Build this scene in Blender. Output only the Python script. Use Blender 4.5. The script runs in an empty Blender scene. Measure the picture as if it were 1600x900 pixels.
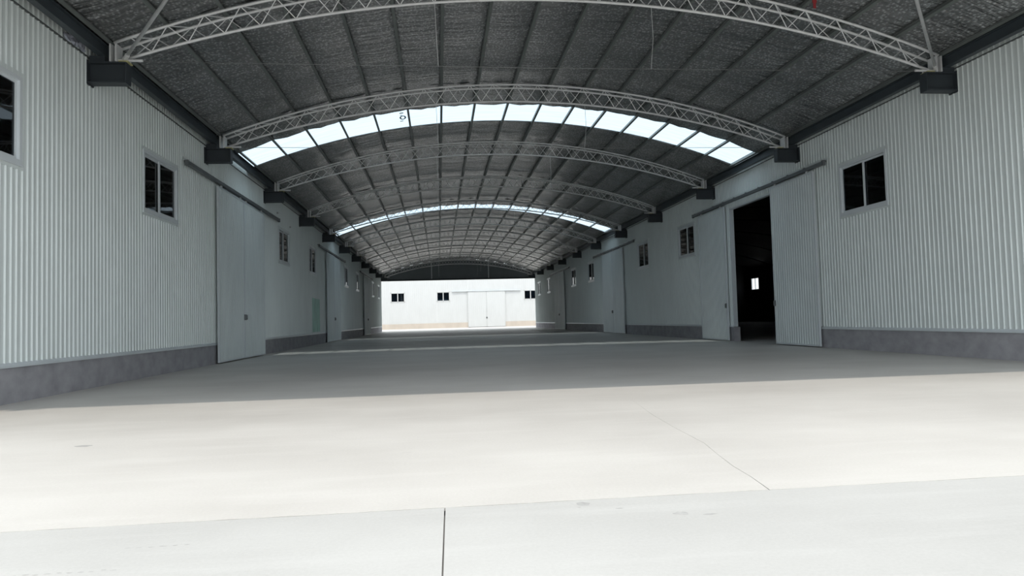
import bpy, math, random
from mathutils import Vector, Matrix

random.seed(7)
sc = bpy.context.scene
col = sc.collection

# ------------------------------------------------------------------ camera
FPX, YAW, PITCH, ROLL, CAM_H = 1075.27, 0.1065, 0.0449, -0.0267, 1.1534
fwd = Vector((math.sin(YAW) * math.cos(PITCH), math.cos(YAW) * math.cos(PITCH), math.sin(PITCH)))
right0 = Vector((math.cos(YAW), -math.sin(YAW), 0))
up0 = right0.cross(fwd)
cr, sr = math.cos(ROLL), math.sin(ROLL)
rgt = right0 * cr + up0 * sr
upv = up0 * cr - right0 * sr
cd = bpy.data.cameras.new('camera')
cam = bpy.data.objects.new('camera', cd)
col.objects.link(cam)
M = Matrix((rgt, upv, -fwd)).transposed().to_4x4()
M.translation = Vector((0, 0, CAM_H))
cam.matrix_world = M
cd.sensor_fit = 'HORIZONTAL'
cd.sensor_width = 36
cd.lens = FPX * 36 / 1600
cd.clip_start, cd.clip_end = 0.05, 600
sc.camera = cam

# ------------------------------------------------------------------ sky, sun, exposure
world = bpy.data.worlds.new('hazy_sky')
sc.world = world
world.use_nodes = True
bg = world.node_tree.nodes['Background']
SKY_STRENGTH = 1.9
bg.inputs[0].default_value = (0.88, 0.95, 1.0, 1)
bg.inputs[1].default_value = SKY_STRENGTH
SUN_DIR = Vector((0.0, 0.53, -1.0)).normalized()
sd = bpy.data.lights.new('sun', 'SUN')
sd.energy = 1.85
sd.color = (1.0, 0.93, 0.83)
sd.angle = 0.012
so = bpy.data.objects.new('sun', sd)
col.objects.link(so)
so.rotation_euler = SUN_DIR.to_track_quat('-Z', 'Y').to_euler()
so.location = (0, -20, 40)
vs = sc.view_settings
vs.view_transform = 'Standard'
vs.look = 'None'
vs.gamma = 1
vs.use_curve_mapping = False
vs.exposure = 0.13
sc.cycles.max_bounces = 16
sc.cycles.diffuse_bounces = 10
sc.cycles.glossy_bounces = 6
sc.cycles.transparent_max_bounces = 16

# ------------------------------------------------------------------ dimensions (metres)
XL, XR = -6.94, 11.97          # faces of the two long walls
BAY, F1 = 7.0, 14.53           # frame spacing, first frame in view
Y0, Y1 = 7.53, 84.53           # first and last frame
def fy(i): return F1 + BAY * (i - 1)
XC = 2.55
PLINTH = 0.60
WZ0, WZ1 = 3.95, 5.43          # window opening heights
R_TOP, ZC_TOP = 24.9, -16.33   # top chord arc
R_BOT, ZC_BOT = 27.5, -19.42   # bottom chord arc
R_ROOF, ZC_ROOF = 25.08, -16.33
DK = math.radians(2.66)        # purlin spacing

# ------------------------------------------------------------------ materials
def nodes_of(name):
    m = bpy.data.materials.new(name)
    m.use_nodes = True
    nt = m.node_tree
    return m, nt, nt.nodes, nt.links, nt.nodes['Principled BSDF']

def coords(N, L, scale=(1, 1, 1), rot=(0, 0, 0)):
    tc = N.new('ShaderNodeNewGeometry')
    mp = N.new('ShaderNodeMapping')
    mp.inputs['Scale'].default_value = scale
    mp.inputs['Rotation'].default_value = rot
    L.new(tc.outputs['Position'], mp.inputs['Vector'])
    return mp.outputs['Vector']

def noise(N, L, vec, scale, detail=4, rough=0.55):
    n = N.new('ShaderNodeTexNoise')
    n.inputs['Scale'].default_value = scale
    n.inputs['Detail'].default_value = detail
    n.inputs['Roughness'].default_value = rough
    L.new(vec, n.inputs['Vector'])
    return n.outputs['Fac']

def ramp(N, L, fac, stops):
    r = N.new('ShaderNodeValToRGB')
    while len(r.color_ramp.elements) < len(stops):
        r.color_ramp.elements.new(0.5)
    for e, (p, c) in zip(r.color_ramp.elements, stops):
        e.position = p
        e.color = (*c, 1) if len(c) == 3 else c
    L.new(fac, r.inputs['Fac'])
    return r.outputs['Color']

def mixc(N, L, fac, a, b, mode='MIX'):
    m = N.new('ShaderNodeMix')
    m.data_type = 'RGBA'
    m.blend_type = mode
    for sock, v in ((m.inputs[0], fac), (m.inputs[6], a), (m.inputs[7], b)):
        if isinstance(v, (int, float)):
            sock.default_value = v
        elif isinstance(v, tuple):
            sock.default_value = (*v, 1)
        else:
            L.new(v, sock)
    return m.outputs[2]

def bump(N, L, bsdf, h, strength, dist=0.02):
    b = N.new('ShaderNodeBump')
    b.inputs['Strength'].default_value = strength
    b.inputs['Distance'].default_value = dist
    L.new(h, b.inputs['Height'])
    L.new(b.outputs['Normal'], bsdf.inputs['Normal'])

def painted(name, c, rough=0.4, var=0.06, metallic=0.0, scale=(0.6, 0.6, 0.25), spec=0.5):
    m, nt, N, L, B = nodes_of(name)
    f = noise(N, L, coords(N, L, scale), 2.0)
    lo = tuple(x * (1 - var) for x in c)
    hi = tuple(min(1, x * (1 + var)) for x in c)
    L.new(ramp(N, L, f, [(0.3, lo), (0.7, hi)]), B.inputs['Base Color'])
    B.inputs['Roughness'].default_value = rough
    B.inputs['Metallic'].default_value = metallic
    B.inputs['Specular IOR Level'].default_value = spec
    return m

def concrete(name, c1, c2, cs, rough):
    m, nt, N, L, B = nodes_of(name)
    big = noise(N, L, coords(N, L, (0.35, 0.5, 1)), 1.0, 5)
    base = ramp(N, L, big, [(0.32, c1), (0.68, c2)])
    streak = noise(N, L, coords(N, L, (0.25, 2.4, 1), (0, 0, 0.05)), 1.6, 6, 0.62)
    base = mixc(N, L, ramp(N, L, streak, [(0.52, (0, 0, 0)), (0.78, (0.55, 0.55, 0.55))]), base, cs)
    # small scuffed patches
    sp = noise(N, L, coords(N, L, (1.0, 2.2, 1)), 2.3, 3, 0.5)
    base = mixc(N, L, ramp(N, L, sp, [(0.70, (0, 0, 0)), (0.76, (0.5, 0.5, 0.5))]), base, tuple(x * 0.72 for x in cs))
    fine = noise(N, L, coords(N, L), 45, 5, 0.7)
    base = mixc(N, L, 0.22, base, ramp(N, L, fine, [(0.3, tuple(x * 0.8 for x in c1)), (0.7, c2)]))
    L.new(base, B.inputs['Base Color'])
    B.inputs['Roughness'].default_value = rough
    B.inputs['Specular IOR Level'].default_value = 0.35
    bump(N, L, B, fine, 0.12, 0.01)
    return m

def foil():
    m, nt, N, L, B = nodes_of('foil_insulation')
    wr = noise(N, L, coords(N, L, (0.28, 3.4, 0.6)), 2.2, 5, 0.6)        # wrinkles across the hall
    bub = N.new('ShaderNodeTexVoronoi')
    bub.inputs['Scale'].default_value = 15
    L.new(coords(N, L, (1, 0.7, 1)), bub.inputs['Vector'])
    fold = noise(N, L, coords(N, L, (0.10, 1.0, 0.2)), 1.9, 4, 0.6)       # broad sagging folds
    fa = N.new('ShaderNodeMath'); fa.operation = 'MULTIPLY_ADD'
    L.new(fold, fa.inputs[0]); fa.inputs[1].default_value = 3.2; L.new(wr, fa.inputs[2])
    add = N.new('ShaderNodeMath'); add.operation = 'MULTIPLY_ADD'
    L.new(bub.outputs['Distance'], add.inputs[0])
    add.inputs[1].default_value = 0.16
    L.new(fa.outputs[0], add.inputs[2])
    c = ramp(N, L, noise(N, L, coords(N, L, (0.5, 0.9, 0.5)), 1.2, 4), [(0.3, (0.50, 0.505, 0.505)), (0.7, (0.72, 0.715, 0.715))])
    c = mixc(N, L, 1.0, c, ramp(N, L, bub.outputs['Distance'], [(0.12, (1.25, 1.25, 1.25)), (0.5, (0.55, 0.55, 0.55))]), 'MULTIPLY')
    L.new(c, B.inputs['Base Color'])
    B.inputs['Metallic'].default_value = 0.9
    B.inputs['Roughness'].default_value = 0.27
    bump(N, L, B, add.outputs[0], 0.75, 0.08)
    return m

def skylight_mat():
    m, nt, N, L, B = nodes_of('translucent_skylight')
    N.remove(B)
    out = N['Material Output']
    st = noise(N, L, coords(N, L, (0.3, 6, 0.3)), 2.0, 3)
    c = ramp(N, L, st, [(0.3, (0.47, 0.57, 0.63)), (0.7, (0.56, 0.64, 0.70))])
    tr = N.new('ShaderNodeBsdfTransparent'); L.new(c, tr.inputs[0])
    tl = N.new('ShaderNodeBsdfTranslucent'); tl.inputs[0].default_value = (0.30, 0.345, 0.37, 1)
    mx = N.new('ShaderNodeMixShader'); mx.inputs[0].default_value = 0.12
    L.new(tr.outputs[0], mx.inputs[1]); L.new(tl.outputs[0], mx.inputs[2])
    L.new(mx.outputs[0], out.inputs[0])
    return m

def glass_mat():
    m, nt, N, L, B = nodes_of('tinted_window_glass')
    N.remove(B)
    out = N['Material Output']
    tr = N.new('ShaderNodeBsdfTransparent'); tr.inputs[0].default_value = (0.42, 0.50, 0.56, 1)
    gl = N.new('ShaderNodeBsdfGlossy'); gl.inputs['Roughness'].default_value = 0.02
    fr = N.new('ShaderNodeFresnel'); fr.inputs[0].default_value = 1.5
    n = N.new('ShaderNodeBump'); n.inputs['Strength'].default_value = 0.04
    L.new(noise(N, L, coords(N, L), 1.5, 1), n.inputs['Height']); L.new(n.outputs[0], gl.inputs['Normal'])
    mx = N.new('ShaderNodeMixShader')
    L.new(fr.outputs[0], mx.inputs[0]); L.new(tr.outputs[0], mx.inputs[1]); L.new(gl.outputs[0], mx.inputs[2])
    L.new(mx.outputs[0], out.inputs[0])
    return m

MAT = dict(
    wall=painted('prepainted_wall_sheet', (0.70, 0.75, 0.74), 0.38, 0.04),
    door=painted('prepainted_door_sheet', (0.66, 0.71, 0.71), 0.36, 0.05),
    flash=painted('pale_flashing', (0.60, 0.64, 0.66), 0.4, 0.05),
    seam=painted('dark_seam', (0.10, 0.11, 0.11), 0.6),
    plinth=painted('grey_render', (0.335, 0.33, 0.348), 0.85, 0.16, scale=(1.2, 1.2, 1.6), spec=0.2),
    frame=painted('window_frame_white', (0.66, 0.70, 0.72), 0.35, 0.04),
    steel=painted('dark_painted_steel', (0.035, 0.043, 0.05), 0.55, 0.12),
    girder=painted('blue_grey_steel', (0.045, 0.057, 0.066), 0.5, 0.15),
    galv=painted('galvanised_tube', (0.80, 0.80, 0.80), 0.4, 0.08, 0.3, (3, 3, 3)),
    purlin=painted('galvanised_purlin', (0.20, 0.22, 0.21), 0.45, 0.12, 0.4, (2, 0.5, 2)),
    rod=painted('tie_rod_steel', (0.18, 0.18, 0.18), 0.5, 0.1, 0.5),
    track=painted('track_steel', (0.15, 0.16, 0.165), 0.5, 0.12, 0.2),
    gable=painted('gable_cladding', (0.15, 0.17, 0.18), 0.5, 0.08),
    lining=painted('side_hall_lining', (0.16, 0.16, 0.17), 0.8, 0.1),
    unlit_black=painted('unlit_hall_black', (0.03, 0.03, 0.034), 0.6, 0.15, spec=0.2),  # near-black colour stands in for the darkness of the unlit side halls
    white=painted('white_cladding', (0.60, 0.61, 0.61), 0.5, 0.02),
    tan=painted('tan_plinth', (0.52, 0.46, 0.40), 0.9, 0.08),
    rubber=painted('joint_filler', (0.16, 0.155, 0.15), 0.9, 0.2),
    red=painted('red_strap', (0.32, 0.03, 0.035), 0.7),
    film=painted('crumpled_film', (0.48, 0.50, 0.58), 0.25, 0.2, 0.1, (6, 6, 6)),
    teal=painted('teal_sheet', (0.34, 0.56, 0.49), 0.35, 0.25, 0, (4, 9, 0.4)),
    ink=painted('printed_ink', (0.02, 0.05, 0.06), 0.7),
    yellow=painted('yellowed_primer', (0.42, 0.40, 0.20), 0.6, 0.2),
    hall_floor=concrete('hall_concrete', (0.49, 0.465, 0.437), (0.615, 0.59, 0.558), (0.65, 0.625, 0.595), 0.5),
    apron=concrete('apron_concrete', (0.41, 0.40, 0.385), (0.51, 0.50, 0.482), (0.55, 0.54, 0.522), 0.6),
    worn=painted('worn_concrete', (0.36, 0.35, 0.34), 0.8, 0.15, scale=(9, 9, 1)),
    foil=foil(), skylight=skylight_mat(), glass=glass_mat(),
)

# ------------------------------------------------------------------ mesh helpers
class MB:
    def __init__(s):
        s.v, s.f = [], []
    def add(s, vs_, fs):
        o = len(s.v)
        s.v += [tuple(p) for p in vs_]
        s.f += [tuple(i + o for i in f) for f in fs]
        return s
    def box(s, x0, x1, y0, y1, z0, z1):
        v = [(x, y, z) for x in (x0, x1) for y in (y0, y1) for z in (z0, z1)]
        return s.add(v, [(0, 1, 3, 2), (4, 6, 7, 5), (0, 4, 5, 1), (2, 3, 7, 6), (0, 2, 6, 4), (1, 5, 7, 3)])
    def tube(s, pts, r, n=8):
        pts = [Vector(p) for p in pts]
        rings = []
        for i, p in enumerate(pts):
            t = (pts[min(i + 1, len(pts) - 1)] - pts[max(i - 1, 0)]).normalized()
            a = Vector((0, 1, 0)) if abs(t.y) < 0.9 else Vector((1, 0, 0))
            u = t.cross(a).normalized(); w = t.cross(u)
            rings.append([p + (u * math.cos(2 * math.pi * k / n) + w * math.sin(2 * math.pi * k / n)) * r for k in range(n)])
        v = [q for g in rings for q in g]
        f = []
        for i in range(len(rings) - 1):
            for k in range(n):
                k2 = (k + 1) % n
                f.append((i * n + k, i * n + k2, (i + 1) * n + k2, (i + 1) * n + k))
        f.append(tuple(range(n - 1, -1, -1)))
        f.append(tuple((len(rings) - 1) * n + k for k in range(n)))
        return s.add(v, f)
    def prism(s, poly, d):
        """poly: list of 3D points (planar), extruded by vector d"""
        n = len(poly); d = Vector(d)
        v = [Vector(p) for p in poly] + [Vector(p) + d for p in poly]
        f = [tuple(range(n - 1, -1, -1)), tuple(range(n, 2 * n))]
        f += [(i, (i + 1) % n, (i + 1) % n + n, i + n) for i in range(n)]
        return s.add(v, f)
    def mesh(s, name):
        me = bpy.data.meshes.new(name)
        me.from_pydata(s.v, [], s.f)
        me.update()
        return me
    def build(s, name, mat, parent=None, smooth=False):
        me = s.mesh(name)
        me.materials.append(MAT[mat])
        if smooth:
            for p in me.polygons: p.use_smooth = True
        return link(name, me, parent)

def link(name, me, parent=None):
    o = bpy.data.objects.new(name, me)
    col.objects.link(o)
    if parent is not None:
        o.parent = parent
        o.matrix_parent_inverse = Matrix.Identity(4)
        pl = parent_world(parent)
        o.location = -pl if parent.get('_abs') else Vector((0, 0, 0))
    return o

def parent_world(o):
    p = Vector((0, 0, 0))
    while o is not None:
        p += o.location
        o = o.parent
    return p

def tag(o, label=None, cat=None, group=None, kind=None):
    for k, v in (('label', label), ('category', cat), ('group', group), ('kind', kind)):
        if v: o[k] = v
    return o

def empty(name, loc=(0, 0, 0)):
    o = bpy.data.objects.new(name, None)
    o.location = loc
    o.empty_display_size = 0.3
    col.objects.link(o)
    return o

def copy_tree(o, parent=None):
    c = o.copy()
    col.objects.link(c)
    c.parent = parent
    for ch in list(o.children):
        copy_tree(ch, c)
    return c

PITCH_RIB = 0.15
def ribbed(mb, u0, u1, v0, v1, to3, h=0.024, wb=0.044, wt=0.016, pitch=PITCH_RIB):
    """ribbed sheet: to3(u, v, n) -> point; ribs at multiples of pitch"""
    prof = [(u0, 0.0)]
    k = math.ceil((u0 + wb / 2) / pitch)
    while k * pitch + wb / 2 <= u1:
        c = k * pitch
        prof += [(c - wb / 2, 0), (c - wt / 2, h), (c + wt / 2, h), (c + wb / 2, 0)]
        k += 1
    prof.append((u1, 0.0))
    v = []
    for (u, n) in prof:
        v += [to3(u, v0, n), to3(u, v1, n)]
    f = [(2 * i, 2 * i + 2, 2 * i + 3, 2 * i + 1) for i in range(len(prof) - 1)]
    return mb.add(v, f)

ORD = ['first', 'second', 'third', 'fourth', 'fifth', 'sixth', 'seventh', 'eighth', 'ninth', 'tenth', 'eleventh', 'twelfth']

# ------------------------------------------------------------------ floor
floor = tag(empty('floor'), 'pale concrete slabs running from the sunlit apron through the hall', 'floor', kind='structure')
YJ = 4.33
def jline(y, xa, xb, step=0.12, amp=0.005):
    n = max(1, int((xb - xa) / step))
    return [(xa + (xb - xa) * i / n, y + random.uniform(-amp, amp)) for i in range(n + 1)]
def slab(poly, mat):
    mb = MB()
    mb.prism([(x, y, -0.12) for x, y in poly], (0, 0, 0.12))
    return mb.build('slab', mat, floor)
g = 0.004
crack = [(2.11, YJ), (2.16, 4.7), (2.18, 5.05), (2.25, 5.5), (2.33, 6.0), (2.37, 6.9), (2.44, 7.83), (2.62, 9.4), (2.81, 11.03), (2.9, 30), (2.9, 160)]
jit = [(x + random.uniform(-0.004, 0.004), y) for x, y in crack]
gap = lambda y: 0.0022 if y < 5.2 else (0.0014 if y < 8 else 0.0002)
edge = jline(YJ + g, -6.0, 2.11 - g)
slab([(-90, YJ + g)] + edge + [(x - gap(y), y) for x, y in jit[1:]] + [(-90, 160)], 'hall_floor')
edge2 = jline(YJ + g, 2.11 + g, 9.0)
slab(edge2 + [(90, YJ + g), (90, 160)] + [(x + gap(y), y) for x, y in reversed(jit[1:])], 'hall_floor')
ea = jline(YJ - g, -6.0, 0.01 - g)
slab([(-90, -90), (-0.05 - g, -90), (-0.05 - g, 1.0)] + [(0.01 - g, YJ - g)] + list(reversed(ea))[1:] + [(-90, YJ - g)], 'apron')
eb = jline(YJ - g, 0.01 + g, 9.0)
slab([(-0.05 + g, -90), (90, -90), (90, YJ - g)] + list(reversed(eb)) + [(-0.05 + g, 1.0)], 'apron')
MB().box(-90, 90, -90, 160, -0.2, -0.125).add(
    [(-90, YJ - .1, -.02), (90, YJ - .1, -.02), (90, YJ + .1, -.02), (-90, YJ + .1, -.02)], [(0, 1, 2, 3)]).build('joint_filler', 'rubber', floor)
mbj = MB()
mbj.add([(-.15, -90, -.02), (.1, -90, -.02), (.1, YJ, -.02), (-.15, YJ, -.02)], [(0, 1, 2, 3)])
for a, b in zip(crack[:-1], crack[1:]):
    mbj.add([(a[0] - .1, a[1], -.012), (a[0] + .1, a[1], -.012), (b[0] + .1, b[1], -.012), (b[0] - .1, b[1], -.012)], [(0, 1, 2, 3)])
mbj.build('joint_filler', 'rubber', floor)

# spalled patches and tyre marks lying on the apron
def blot(cx, cy, rx, ry, n=13):
    return [(cx + rx * math.cos(2 * math.pi * i / n) * random.uniform(.6, 1.1), cy + ry * math.sin(2 * math.pi * i / n) * random.uniform(.6, 1.1), 0.0006) for i in range(n)]
for cx, cy, rx, ry in ((0.86, 4.24, .05, .045), (0.82, 4.17, .012, .008), (1.375, 3.93, .05, .04), (1.53, 3.88, .045, .015), (1.05, 4.1, .03, .01), (-3.56, 7.35, .09, .07)):
    MB().add(blot(cx, cy, rx, ry), [tuple(range(13))]).build('worn_patch', 'worn', floor)
mb = MB()
for i in range(11):
    mb.add(blot(-2.08 + .05 * i, 3.55 + random.uniform(-.008, .008), .018, .006, 7), [tuple(range(7))])
for i in range(6):
    mb.add(blot(-1.66 + .06 * i, 3.88 + random.uniform(-.008, .008), .02, .006, 7), [tuple(range(7))])
tag(mb.build('tyre_mark', 'worn', floor), kind='stuff')

# ------------------------------------------------------------------ long walls
WIN_Y = [11.15, 18.1, 32.0, 39.1, 53.0, 60.1, 74.0, 81.1]
DOOR_Y = [25.03, 46.03, 67.03]
WHW, DHW, DTOP = 1.08, 2.0, 5.45     # window half width, door half width, door opening height
WALL_TOP = 6.98
WALL_Y0, WALL_Y1 = 7.53, 84.95

def long_wall(side):
    X = XL if side < 0 else XR
    s = -side                                     # direction into the hall
    nm = 'wall_left' if side < 0 else 'wall_right'
    w = tag(empty(nm), ('left' if side < 0 else 'right') + ' long wall of pale grey ribbed steel sheet above a dark plinth', 'wall', kind='structure')
    to3 = lambda u, v, n: (X + s * n, u, v)
    bk = lambda u, v, n: (X - s * (0.10 + n), u, v)
    snap = lambda t: (math.floor(t / PITCH_RIB) + 0.5) * PITCH_RIB      # sheets lap midway between two ribs
    edges = sorted({WALL_Y0, WALL_Y1} | {snap(fy(i)) for i in range(1, 11)})
    ops = [(c - WHW, c + WHW, WZ0, WZ1) for c in WIN_Y] + [(c - DHW, c + DHW, 0, DTOP) for c in DOOR_Y]
    for a, b in zip(edges[:-1], edges[1:]):
        cuts = [a, b]
        for o in ops:                              # openings
            for t in o[:2]:
                if a < t < b: cuts.append(snap(t))
        cuts.sort()
        for c0, c1 in zip(cuts[:-1], cuts[1:]):
            mid = (c0 + c1) / 2
            spans = [(PLINTH, WALL_TOP)]
            for o in ops:
                if o[0] < mid < o[1]:
                    spans = [(PLINTH, o[2]), (o[3], WALL_TOP)] if o[2] > 0 else [(o[3], WALL_TOP)]
            for z0, z1 in spans:
                mb = MB()
                ribbed(mb, c0, c1, z0, z1, to3)
                mb.build('cladding_sheet', 'wall', w)
                lb = MB()
                p = [bk(c0, z0, 0), bk(c1, z0, 0), bk(c1, z1, 0), bk(c0, z1, 0)]
                lb.add(p, [(0, 1, 2, 3)])
                lb.build('inner_lining', 'lining', w)
    # plinth, sill flashing and upper drip line, broken at the doors
    xs = [WALL_Y0] + [t for c in DOOR_Y for t in (c - DHW, c + DHW)] + [WALL_Y1]
    for a, b in zip(xs[0::2], xs[1::2]):
        x0, x1 = sorted((X + s * 0.015, X - s * 0.25))
        MB().box(x0, x1, a, b, 0, PLINTH - 0.02).build('plinth', 'plinth', w)
        x0, x1 = sorted((X + s * 0.045, X - s * 0.02))
        mb = MB()
        mb.prism([(X - s * .02, a, PLINTH - .02), (X + s * .045, a, PLINTH - .02), (X + s * .045, a, PLINTH + .015), (X + s * .018, a, PLINTH + .06), (X - s * .02, a, PLINTH + .06)], (0, b - a, 0))
        mb.build('sill_flashing', 'flash', w)
    x0, x1 = sorted((X, X + s * 0.034))
    MB().box(x0, x1, WALL_Y0, WALL_Y1, 6.635, 6.66).build('drip_line', 'seam', w)
    for c in DOOR_Y:                               # jambs and lintel of each opening
        for t, d in ((c - DHW, 1), (c + DHW, -1)):
            x0, x1 = sorted((X + s * 0.02, X - s * 0.14)); y0, y1 = sorted((t, t + d * 0.06))
            MB().box(x0, x1, y0, y1, PLINTH, DTOP).build('door_jamb', 'flash', w)
        MB().box(x0, x1, c - DHW, c + DHW, DTOP - 0.06, DTOP).build('door_lintel', 'flash', w)
    return w
long_wall(-1); long_wall(1)

# ------------------------------------------------------------------ windows in the long walls
def window_proto(side):
    """built around the opening centre at the wall face; +n is into the hall"""
    s = -side
    root = empty('window_1')
    z0, z1 = WZ0 - 4.69, WZ1 - 4.69
    def bx(mb, n0, n1, y0, y1, a, b):
        x0, x1 = sorted((s * n0, s * n1))
        return mb.box(x0, x1, y0, y1, a, b)
    W_, t = WHW, 0.07
    mb = MB()
    for (y0, y1, a, b) in ((-W_ - .09, -W_, z0 - .09, z1 + .09), (W_, W_ + .09, z0 - .09, z1 + .09), (-W_, W_, z1, z1 + .09), (-W_, W_, z0 - .09, z0)):
        bx(mb, -0.01, 0.022, y0, y1, a, b)
    mb.build('flashing', 'wall', root)
    mb = MB()
    for (y0, y1, a, b) in ((-W_, -W_ + t, z0, z1), (W_ - t, W_, z0, z1), (-W_ + t, W_ - t, z1 - t, z1), (-W_ + t, W_ - t, z0, z0 + t)):
        bx(mb, -0.11, 0.045, y0, y1, a, b)
    mb.build('frame', 'frame', root)
    mb = MB(); bx(mb, -0.05, 0.055, -W_ - .02, W_ + .02, z0 - .035, z0); mb.build('sill', 'frame', root)
    for k, (ya, yb, n) in enumerate(((-W_ + t, 0.04, -0.06), (-0.04, W_ - t, -0.02))):
        mb = MB(); q = 0.05
        for (y0, y1, a, b) in ((ya, ya + q, z0 + t, z1 - t), (yb - q, yb, z0 + t, z1 - t), (ya + q, yb - q, z1 - t - q, z1 - t), (ya + q, yb - q, z0 + t, z0 + t + q)):
            bx(mb, n - .018, n + .018, y0, y1, a, b)
        sash = mb.build('sash', 'frame', root)
        mb = MB(); bx(mb, n - .004, n + .004, ya + q, yb - q, z0 + t + q, z1 - t - q)
        mb.build('pane', 'glass', sash)
    return root
nwin = 0
for side in (-1, 1):
    wp = window_proto(side)
    for i, yc in enumerate(WIN_Y):
        o = wp if i == 0 else copy_tree(wp)
        nwin += 1
        o.name = 'window_%d' % nwin
        o.location = (XL if side < 0 else XR, yc, 4.69)
        tag(o, 'white framed two-pane sliding window, %s from the entrance on the %s wall' % (ORD[i], 'left' if side < 0 else 'right'),
            'window', 'sliding windows of the %s wall' % ('left' if side < 0 else 'right'), 'structure')

# ------------------------------------------------------------------ sliding doors
def sliding_door(side, yc, slide, n, label):
    X = XL if side < 0 else XR
    s = -side
    d = empty('door_%d' % n, (X, yc, 0))
    tag(d, label, 'sliding door', None, 'structure')
    def bx(mb, n0, n1, y0, y1, a, b):
        x0, x1 = sorted((s * n0, s * n1))
        return mb.box(x0, x1, y0, y1, a, b)
    mb = MB(); bx(mb, 0.09, 0.20, -5.45, 5.45, 5.63, 5.73); bx(mb, 0.10, 0.19, -5.5, -5.45, 5.60, 5.76); bx(mb, 0.10, 0.19, 5.45, 5.5, 5.60, 5.76)
    tr = mb.build('door_track', 'track', d)
    mb = MB()
    for k in range(-5, 6):
        bx(mb, 0.0, 0.14, k * 1.07 - .03, k * 1.07 + .03, 5.73, 5.78)
    mb.build('track_bracket', 'track', tr)
    mb = MB(); bx(mb, -0.0, 0.03, -5.5, 5.5, 5.78, 5.86); mb.build('track_cover', 'wall', d)
    LW = 2.81
    for k in (-1, 1):
        a, b = sorted((k * slide, k * (slide + LW)))
        z0, z1 = 0.035, 5.56
        mb = MB()
        sh = yc
        to3 = lambda u, v, nn: (s * (0.15 + nn), u - sh, v)
        ribbed(mb, a + sh + .05, b + sh - .05, z0 + .05, z1 - .05, to3, 0.014)
        bx(mb, 0.11, 0.149, a + .05, b - .05, z0 + .05, z1 - .05)
        leaf = mb.build('door_leaf', 'door', d)
        mb = MB()
        bx(mb, 0.10, 0.168, a, a + .05, z0, z1); bx(mb, 0.10, 0.168, b - .05, b, z0, z1)
        bx(mb, 0.10, 0.168, a + .05, b - .05, z1 - .05, z1); bx(mb, 0.10, 0.168, a + .05, b - .05, z0, z0 + .05)
        mb.build('edge_frame', 'flash', leaf)
        e = a if k > 0 else b
        mb = MB()
        bx(mb, 0.168, 0.20, e + k * .06 - .04, e + k * .06 + .04, 1.36, 1.56)
        bx(mb, 0.20, 0.235, e + k * .06 - .015, e + k * .06 + .015, 1.38, 1.54)
        mb.build('handle', 'track', leaf)
        for q in (a + .35, b - .35):
            mb = MB(); bx(mb, 0.125, 0.165, q - .05, q + .05, 5.56, 5.66)
            mb.build('roller_hanger', 'galv', leaf)
    return d
nd = 0
for side in (-1, 1):
    sn = 'left' if side < 0 else 'right'
    for i, yc in enumerate(DOOR_Y):
        nd += 1
        op = side > 0 and i == 0
        sliding_door(side, yc + (0.22 if op else 0), 2.02 if op else 0.004, nd,
                     'open pair of tall grey sliding doors on the right wall, dark hall behind' if op else
                     'closed pair of tall grey sliding doors, %s from the entrance on the %s wall' % (ORD[i], sn))

# ------------------------------------------------------------------ ceiling: foil panels, skylights, purlins
ceil_ = tag(empty('ceiling'), 'arched roof lined with wrinkled silver foil between steel purlins', 'ceiling', kind='structure')
def arc(k, R, zc):
    a = k * DK
    return XC + R * math.sin(a), zc + R * math.cos(a)
K = 8
LANES = list(range(-K, K))
SKY_BAYS = {2, 5}                       # bay index: bay i spans fy(i)..fy(i+1)
SKY0, SKY1 = 2.25, 4.42
NW, = (5,)
def lane_mesh(k, ya, yb, sag, wave, name, mat, extra=0.0):
    ka, kb = k, k + 1
    if k == -K: ka = -K - 0.55
    if k == K - 1: kb = K + 0.55
    ny = max(1, int(round((yb - ya) / 0.9)))
    v, f = [], []
    for j in range(ny + 1):
        y = ya + (yb - ya) * j / ny
        for i in range(NW + 1):
            t = i / NW
            dr = sag * 4 * t * (1 - t)
            if wave: dr *= 0.55 + 0.9 * random.random() if 0 < i < NW else 1
            x, z = arc(ka + (kb - ka) * t, R_ROOF - dr, ZC_ROOF)
            yy = y
            if wave and j in (0, ny) and 0 < i < NW: yy += random.uniform(-.02, .02) * (0 if (ya in EDGES and j == 0) or (yb in EDGES and j == ny) else 1)
            v.append((x, yy, z))
    for j in range(ny):
        for i in range(NW):
            a = j * (NW + 1) + i
            f.append((a, a + 1, a + NW + 2, a + NW + 1))
    me = bpy.data.meshes.new(name)
    me.from_pydata(v, [], f); me.update()
    me.materials.append(MAT[mat])
    for p in me.polygons: p.use_smooth = True
    return me
EDGES = {0.0, BAY}
for k in LANES:
    full = lane_mesh(k, 0, BAY, 0.035, True, 'foil_panel', 'foil')
    fa = lane_mesh(k, 0, SKY0 + .03, 0.05, True, 'foil_panel', 'foil')
    fb = lane_mesh(k, SKY1 - .03, BAY, 0.05, True, 'foil_panel', 'foil')
    sk = lane_mesh(k, SKY0 - .02, SKY1 + .02, -0.012, False, 'skylight_panel', 'skylight')
    tail = lane_mesh(k, 0, 0.62, 0.03, False, 'foil_panel', 'foil')
    link('foil_panel', tail, ceil_).location = (0, Y1 - 0.02, 0)
    for b in range(0, 11):
        for me, nm in (((fa, 'foil_panel'), (fb, 'foil_panel'), (sk, 'skylight_panel')) if b in SKY_BAYS else ((full, 'foil_panel'),)):
            o = link(nm, me, ceil_)
            o.location = (0, fy(b), 0)
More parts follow.
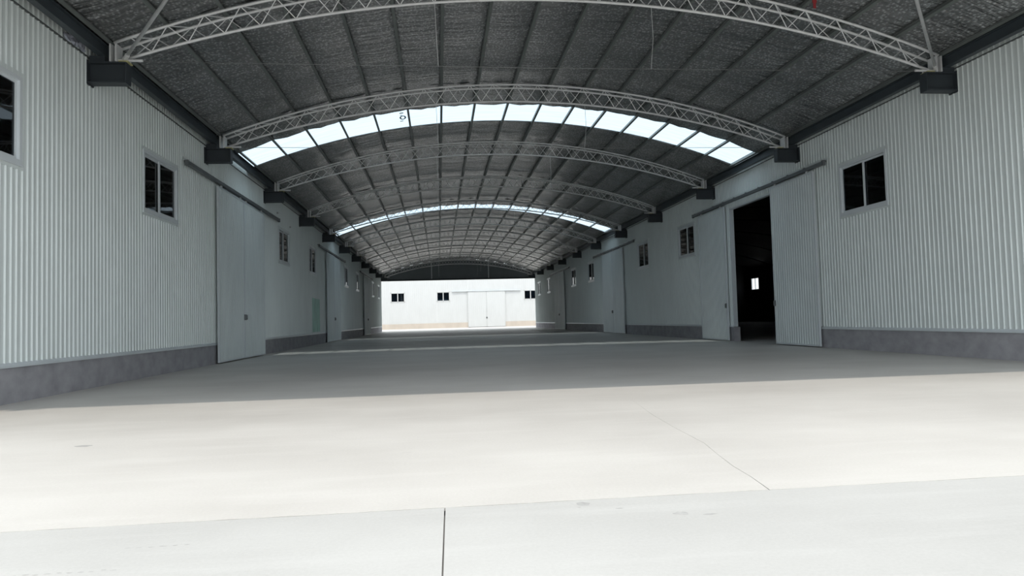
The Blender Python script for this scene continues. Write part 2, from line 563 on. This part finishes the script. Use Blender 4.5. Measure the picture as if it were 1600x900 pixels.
# outer roof sheets above the foil, open over the skylight bands
spans, ya_ = [], Y0 - 0.15
for b in sorted(SKY_BAYS):
    spans.append((ya_, fy(b) + SKY0 - 0.03)); ya_ = fy(b) + SKY1 + 0.03
spans.append((ya_, Y1 + 0.65))
for ya_, yb_ in spans:
    v = []
    ks = [-K - 0.62 + (2 * K + 1.24) * i / 32 for i in range(33)]
    for q in ks:
        x, z = arc(q, R_ROOF + 0.03, ZC_ROOF)
        v += [(x, ya_, z), (x, yb_, z)]
    MB().add(v, [(2 * i, 2 * i + 1, 2 * i + 3, 2 * i + 2) for i in range(32)]).build('roof_sheet', 'white', ceil_)
for k in range(-K, K + 1):
    x, z = arc(k, R_ROOF - 0.045, ZC_ROOF)
    a = k * DK
    ux, uz = math.cos(a), -math.sin(a)
    nx, nz = math.sin(a), math.cos(a)
    w_, h_ = 0.03, 0.045
    mb = MB()
    mb.prism([(x + ux * p * w_ + nx * q * h_, Y0 - 0.1, z + uz * p * w_ + nz * q * h_) for p, q in ((-1, -1), (1, -1), (1, 1), (-1, 1))], (0, Y1 - Y0 + 0.5, 0))
    # lipped edge of the channel
    mb.prism([(x + ux * p * w_ * 1.0 + nx * q * h_, Y0 - 0.1, z + uz * p * w_ + nz * q * h_) for p, q in ((1, -1), (1.5, -1), (1.5, -.8), (1, -.8))], (0, Y1 - Y0 + 0.5, 0))
    mb.build('purlin', 'purlin', ceil_)
# faint printed mark on one skylight sheet, just left of the crown
kx = -3.18
def on_roof(k, y, dr=0.02):
    x, z = arc(k, R_ROOF - dr, ZC_ROOF)
    return (x, y, z)
mk = MB()
yb = fy(2) + 2.95
for (dk, dy, wx, wy) in ((-.02, -.42, .06, .05), (-.05, .52, .05, .04), (-.04, -.18, .035, .03)):
    mk.add([on_roof(kx + dk - wx, yb + dy - wy), on_roof(kx + dk + wx, yb + dy - wy), on_roof(kx + dk + wx, yb + dy + wy), on_roof(kx + dk - wx, yb + dy + wy)], [(0, 1, 2, 3)])
n = 18
ring = []
for i in range(n):
    a = 2 * math.pi * i / n
    ring += [on_roof(kx + .055 * math.cos(a), yb + .12 + .15 * math.sin(a)), on_roof(kx + .10 * math.cos(a), yb + .12 + .24 * math.sin(a))]
mk.add(ring, [(2 * i, 2 * i + 1, (2 * i + 3) % (2 * n), (2 * i + 2) % (2 * n)) for i in range(n)])
mk.build('printed_mark', 'ink', ceil_)

# ------------------------------------------------------------------ arched trusses
XE0, XE1 = -6.38, XC + (XC + 6.38)
def chord(R, zc, y, xa, xb, n=44):
    a0, a1 = math.asin((xa - XC) / R), math.asin((xb - XC) / R)
    return [(XC + R * math.sin(a0 + (a1 - a0) * i / n), y, zc + R * math.cos(a0 + (a1 - a0) * i / n)) for i in range(n + 1)]
def on_chord(R, zc, x, y): return (x, y, zc + math.sqrt(R * R - (x - XC) ** 2))
HY = 0.17
def make_truss(detail):
    root = empty('arched_truss')
    for sy in (-1, 1):
        MB().tube(chord(R_TOP, ZC_TOP, sy * HY, XE0, XE1), 0.030, 8).build('top_chord', 'galv', root, True)
    MB().tube(chord(R_BOT, ZC_BOT, 0, XE0 + .1, XE1 - .1), 0.032, 8).build('bottom_chord', 'galv', root, True)
    step = 0.36
    n = int((XE1 - XE0 - 0.5) / step)
    bars = []
    for sy in (-1, 1):
        for i in range(n):
            xa, xb = XE0 + .3 + i * step, XE0 + .3 + (i + 1) * step
            topfirst = (i % 2 == 0) == (sy < 0)
            pa = on_chord(R_TOP, ZC_TOP, xa, sy * HY) if topfirst else on_chord(R_BOT, ZC_BOT, xa, sy * .015)
            pb = on_chord(R_BOT, ZC_BOT, xb, sy * .015) if topfirst else on_chord(R_TOP, ZC_TOP, xb, sy * HY)
            bars.append((pa, pb))
    ties = [(on_chord(R_TOP, ZC_TOP, XE0 + .3 + i * step * 2, -HY), on_chord(R_TOP, ZC_TOP, XE0 + .3 + i * step * 2 + step, HY)) for i in range(n // 2)]
    if detail:
        for pa, pb in bars: MB().tube((pa, pb), 0.011, 5).build('lacing_bar', 'galv', root)
        for pa, pb in ties: MB().tube((pa, pb), 0.011, 5).build('cross_bar', 'galv', root)
    else:
        mb = MB()
        for pa, pb in bars + ties: mb.tube((pa, pb), 0.011, 4)
        tag(mb.build('lacing', 'galv', root), kind='stuff')
    TZ = 6.60
    MB().tube([(XE0 + .1, 0, TZ), (XC, 0, TZ - .03), (XE1 - .1, 0, TZ)], 0.007, 5).build('tie_rod', 'rod', root)
    for hx in (0.05, 4.82):
        b = on_chord(R_BOT, ZC_BOT, hx, 0)
        MB().tube([b, (hx + .02, 0, (b[2] + 6.57) / 2), (hx + (.05 if hx < 2 else -.05), 0, 6.57)], 0.006, 5).build('hanger_rod', 'galv', root)
    for e, d in ((XE0, 1), (XE1, -1)):
        mb = MB()
        for q in (-.0, -.11):
            x0, x1 = sorted((e + d * q, e + d * (q + .03)))
            mb.box(x0, x1, -.14, .14, 6.555, 6.92)
        mb.build('end_plate', 'galv', root)
        x0, x1 = sorted((e + d * .03, e + d * .5))
        MB().tube([(x0, -.05, 6.60), (x1, -.05, 6.60)], 0.028, 8).build('sleeve', 'galv', root)
        x0, x1 = sorted((e + d * .06, e + d * .24))
        MB().box(x0, x1, -.12, .12, 6.552, 6.575).build('base_plate', 'yellow', root)
        mb = MB()
        for q in (-.09, .09):
            mb.tube([(e + d * .2, q, 6.575), (e + d * .2, q, 6.62)], .018, 6)
        mb.build('anchor_bolt', 'galv', root)
    return root
tp, ts = make_truss(True), make_truss(False)
for i in range(0, 12):
    det = 1 <= i <= 4
    if det: o = tp if i == 1 else copy_tree(tp)
    else: o = ts if i == 0 else copy_tree(ts)
    o.location = (0, fy(i), 0)
    if i == 0:
        lab = 'galvanised arched truss over the entrance, just outside the top of view'
    else:
        lab = 'galvanised lattice arch truss spanning the hall, %s from the front' % ORD[i - 1]
    tag(o, lab, 'truss', 'arched roof trusses')

# diagonal roof braces beside the first truss
def roof_brace(pa, pb, lab):
    d = (Vector(pb) - Vector(pa))
    n_ = 1
    t = tag(empty('roof_brace', pa), lab, 'brace', 'diagonal roof braces')
    MB().tube([(0, 0, 0), tuple(d)], 0.034, 8).build('pipe', 'galv', t, True)
    MB().tube([tuple(d * -0.012), tuple(d * 0.012)], 0.045, 8).build('end_ferrule', 'galv', t)
    return t
roof_brace((-6.17, 14.40, 6.64), (-0.60, 7.75, 8.32), 'straight pipe brace rising from the left end of the first truss')
roof_brace((11.42, 14.40, 6.64), (5.33, 7.90, 8.11), 'straight pipe brace rising from the right end of the first truss')

# ------------------------------------------------------------------ eave girders and corbels
for side in (-1, 1):
    s = -side
    sn = 'left' if side < 0 else 'right'
    gx = -6.66 if side < 0 else 11.76
    t = tag(empty('eave_girder', (gx, 8.15, 6.68)), 'dark blue-grey steel girder running under the roof edge along the %s wall' % sn, 'girder', 'eave girders')
    ln = Y1 - 8.15 + .3
    MB().box(-.012, .012, 0, ln, .02, .24).build('web', 'girder', t)
    MB().box(-.07, .07, 0, ln, 0, .02).build('flange', 'girder', t)
    MB().box(-.07, .07, 0, ln, .24, .26).build('flange', 'girder', t)
    X = XL if side < 0 else XR
    # corbels
    proto = empty('steel_corbel')
    a, b = sorted((0, s * 0.76))
    MB().box(a, b, -.012, .012, .03, .405).build('web', 'steel', proto)
    MB().box(a, b, -.12, .12, .405, .43).build('flange', 'steel', proto)
    MB().box(a, b, -.12, .12, 0, .03).build('flange', 'steel', proto)
    x0, x1 = sorted((s * .745, s * .765))
    MB().box(x0, x1, -.12, .12, .03, .405).build('end_stiffener', 'steel', proto)
    x0, x1 = sorted((s * .05, s * .345))
    MB().box(x0, x1, -.09, .09, .43, .558).build('girder_seat', 'steel', proto)
    x0, x1 = sorted((s * .0, s * .03))
    MB().box(x0, x1, -.14, .14, -.03, .46).build('wall_plate', 'steel', proto)
    for i in range(1, 12):
        o = proto if i == 1 else copy_tree(proto)
        o.location = (X, fy(i), 6.12)
        tag(o, 'dark steel corbel carrying a truss end, %s from the front on the %s wall' % (ORD[i - 1], sn), 'corbel', 'corbels along the %s wall' % sn)

# ------------------------------------------------------------------ gable ends
def gable(name, y, th, lab, mat, posts):
    w = tag(empty(name), lab, 'wall', kind='structure')
    zb = 6.2
    n = 24
    pts = [(XL + 0.02 + (XR - XL - 0.04) * i / n, 0) for i in range(n + 1)]
    top = [(x, y, ZC_ROOF + math.sqrt((R_ROOF - .03) ** 2 - (x - XC) ** 2)) for x, _ in pts]
    MB().prism([(XL + .02, y, zb), (XR - .02, y, zb)] + list(reversed(top)), (0, th, 0)).build('gable_panel', mat, w)
    # horizontal ribs of the cladding
    mb = MB()
    z = zb + .18
    while z < 8.6:
        hw = math.sqrt(max(0, (R_ROOF - .08) ** 2 - (z - ZC_ROOF) ** 2))
        x0, x1 = max(XL + .1, XC - hw), min(XR - .1, XC + hw)
        mb.box(x0, x1, y - .015, y, z, z + .03)
        z += 0.22
    mb.build('cladding_rib', mat, w)
    MB().box(XL + .05, XR - .05, y - .14, y + th + .05, zb - .06, zb + .12).build('bottom_beam', 'steel', w)
    for px in posts:
        zt = ZC_ROOF + math.sqrt((R_ROOF - .2) ** 2 - (px - XC) ** 2)
        MB().box(px - .05, px + .05, y - .10, y, zb + .12, zt).build('gable_post', 'flash', w)
    return w
gable('wall_back', 85.0, 0.06, 'dark ribbed gable infill above the open far end of the hall', 'gable', (-0.8, 6.2))
gable('wall_front', 7.95, 0.06, 'gable infill above the entrance, overhead outside the view', 'gable', ())

# ------------------------------------------------------------------ side halls behind the long walls
def side_hall(side):
    X = XL if side < 0 else XR
    xo = X + side * 27.6
    sn = 'left' if side < 0 else 'right'
    w = tag(empty('wall_%s_hall' % sn), 'unlit neighbouring hall behind the %s wall' % sn, 'hall', kind='structure')
    x0, x1 = sorted((X + side * .26, xo))
    ya, yb = 7.6, 85.2
    MB().box(x0, x1, ya - .1, ya, 0, 8).build('end_wall', 'wall', w)
    MB().box(x0, x1, yb, yb + .1, 0, 8).build('end_wall', 'unlit_black', w)
    MB().box(x0, x1, ya, ya + .05, 0, 8).build('end_dark_sheet', 'unlit_black', w)  # added dark sheet, blackens the inside of the front end
    a, b = sorted((xo, xo + side * .1))
    wy, wz = (81.7, 83.7), (4.0, 5.5)
    if side > 0:
        MB().box(a, b, ya, wy[0], 0, 6.9).build('outer_wall', 'unlit_black', w)
        MB().box(a, b, wy[1], yb, 0, 6.9).build('outer_wall', 'unlit_black', w)
        MB().box(a, b, wy[0], wy[1], 0, wz[0]).build('outer_wall', 'unlit_black', w)
        MB().box(a, b, wy[0], wy[1], wz[1], 6.9).build('outer_wall', 'unlit_black', w)
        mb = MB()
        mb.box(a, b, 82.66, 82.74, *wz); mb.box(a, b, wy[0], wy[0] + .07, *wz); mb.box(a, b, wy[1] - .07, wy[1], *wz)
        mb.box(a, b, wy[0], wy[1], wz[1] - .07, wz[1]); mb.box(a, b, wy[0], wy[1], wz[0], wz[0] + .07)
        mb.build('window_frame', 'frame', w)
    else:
        MB().box(a, b, ya, yb, 0, 6.9).build('outer_wall', 'unlit_black', w)
    # arched roof
    n, mid, hw = 16, (X + xo) / 2, abs(xo - X) / 2
    rise = 2.6
    R = (hw * hw + rise * rise) / (2 * rise)
    prof = []
    for i in range(n + 1):
        x = mid - hw + 2 * hw * i / n
        prof.append((x, 6.9 + rise - R + math.sqrt(R * R - (x - mid) ** 2)))
    v, f = [], []
    for x, z in prof: v += [(x, ya - .1, z), (x, yb + .1, z)]
    f = [(2 * i, 2 * i + 2, 2 * i + 3, 2 * i + 1) for i in range(n)]
    MB().add(v, f).build('roof_sheet', 'unlit_black', w)
    for yy in (ya - .1, yb + .1):                  # close the gable above the end walls
        MB().add([(x, yy, z) for x, z in prof] + [(prof[-1][0], yy, 6.8), (prof[0][0], yy, 6.8)], [tuple(range(n + 3))]).build('end_gable', 'wall', w)
    for yy in [fy(i) for i in range(1, 12)]:
        MB().tube([(x, yy, z - .35) for x, z in prof], 0.06, 6).build('roof_arch', 'unlit_black', w)
    # closes the strip between the top of the long wall and this hall's roof
    a, b = sorted((X + side * .10, X + side * .30))
    MB().box(a, b, WALL_Y0, 85.3, 6.5, 7.3).build('parapet', 'lining', w)
    MB().box(a, b, WALL_Y1, 85.3, 0, 6.5).build('closing_wall', 'wall', w)
    return w
side_hall(-1); side_hall(1)

# ------------------------------------------------------------------ white building beyond the far end
YB = 109.0
fb_ = tag(empty('warehouse_building', (0, YB, 0)), 'sunlit white metal warehouse seen through the open far end', 'building')
fwins = [(-7.45, -5.30), (-0.30, 1.72), (13.55, 15.65)]
FZ0, FZ1 = 4.22, 5.70
FD = (4.65, 10.38)
to3 = lambda u, v, n: (u, -n, v)
cuts = sorted([-45, 60] + [t for a in fwins for t in a] + list(FD))
for a, b in zip(cuts[:-1], cuts[1:]):
    mid = (a + b) / 2
    spans = [(0.72, 9)]
    for q in fwins:
        if q[0] < mid < q[1]: spans = [(0.72, FZ0), (FZ1, 9)]
    if FD[0] < mid < FD[1]: spans = [(5.6, 9)]
    for z0, z1 in spans:
        ribbed(MB(), a, b, z0, z1, to3).build('wall_sheet', 'white', fb_)
for a, b in ((-45, FD[0]), (FD[1], 60)):
    MB().box(a, b, -.05, .2, 0, .8).build('plinth', 'tan', fb_)
MB().box(-45, 60, .3, .35, 0, 9).build('inner_lining', 'lining', fb_)
MB().prism([(-45, -.3, 9), (-45, .4, 9), (-45, .4, 9.25), (-45, -.3, 9.1)], (105, 0, 0)).build('roof_edge', 'white', fb_)
for a, b in fwins:
    mb = MB(); m_ = (a + b) / 2; t = .1
    mb.box(a, a + t, -.06, .1, FZ0, FZ1).box(b - t, b, -.06, .1, FZ0, FZ1).box(a, b, -.06, .1, FZ1 - t, FZ1).box(a, b, -.06, .1, FZ0, FZ0 + t).box(m_ - .06, m_ + .06, -.06, .1, FZ0, FZ1)
    wf = mb.build('window', 'white', fb_)
    for p, q in ((a + t, m_ - .06), (m_ + .06, b - t)):
        MB().box(p, q, .02, .03, FZ0 + t, FZ1 - t).build('pane', 'glass', wf)
MB().box(-.1, 1.5, .06, .12, FZ0 + .12, FZ0 + .38).build('window_notice', 'white', fb_)
mdx = (FD[0] + FD[1]) / 2
for a, b in ((FD[0] - .1, mdx - .012), (mdx + .012, FD[1] + .1)):
    mb = MB()
    tl = lambda u, v, n: (u, -.16 - n, v)
    ribbed(mb, a + .05, b - .05, .1, 5.6, tl)
    mb.box(a, a + .06, -.19, -.12, .06, 5.65).box(b - .06, b, -.19, -.12, .06, 5.65).box(a, b, -.19, -.12, 5.58, 5.65).box(a, b, -.19, -.12, .06, .12)
    lf = mb.build('door_leaf', 'white', fb_)
    e = b if b < mdx else a
    MB().box(e - .06, e + .06, -.25, -.19, 1.35, 1.6).build('handle', 'track', lf)
MB().box(2.1, 12.98, -.25, -.05, 5.68, 5.86).build('door_track', 'flash', fb_)

# ------------------------------------------------------------------ small things
# crumpled film caught above the first left corbel
mb = MB(); n = 12
v = []
for i in range(n + 1):
    for j in range(4):
        v.append((XL + .05 + random.uniform(-.02, .025), 13.45 + .82 * i / n + random.uniform(-.03, .03), 6.67 + .05 * j * (0.5 + i / n) + .02 * math.sin(i * 1.7) + random.uniform(-.015, .015)))
mb.add(v, [(i * 4 + j, i * 4 + j + 1, i * 4 + j + 5, i * 4 + j + 4) for i in range(n) for j in range(3)])
tag(mb.build('plastic_film', 'film'), 'crumpled bluish plastic film caught above the first left corbel', 'plastic film')
# teal streaked patch laid over the ribs of the left wall
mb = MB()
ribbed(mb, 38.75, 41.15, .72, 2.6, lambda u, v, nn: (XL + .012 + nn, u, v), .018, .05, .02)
tag(mb.build('teal_patch', 'teal'), 'teal green patch on the left wall below the fourth window', 'film sheet')
# three small pale discs above the third left window
for (yy, zz, w_) in ((30.75, 6.05, 'upper'), (30.7, 5.70, 'lower left'), (33.3, 5.78, 'lower right')):
    mb = MB()
    mb.tube([(XL, yy, zz), (XL + .03, yy, zz)], .05, 8).tube([(XL + .03, yy, zz), (XL + .07, yy, zz)], .035, 8)
    tag(mb.build('wall_disc', 'white'), 'small white knob above the third left window, %s of three' % w_, 'disc', 'discs above the third left window')
# red strap hanging under the roof near the right brace
mb = MB()
mb.box(-.03, .03, -.006, .006, -.34, .13).box(-.045, .045, -.012, .012, -.22, -.12)
o = tag(mb.build('red_strap', 'red'), 'short red strap hanging under the roof before the first truss', 'strap')
o.location = (8.103, 13.611, 7.934)
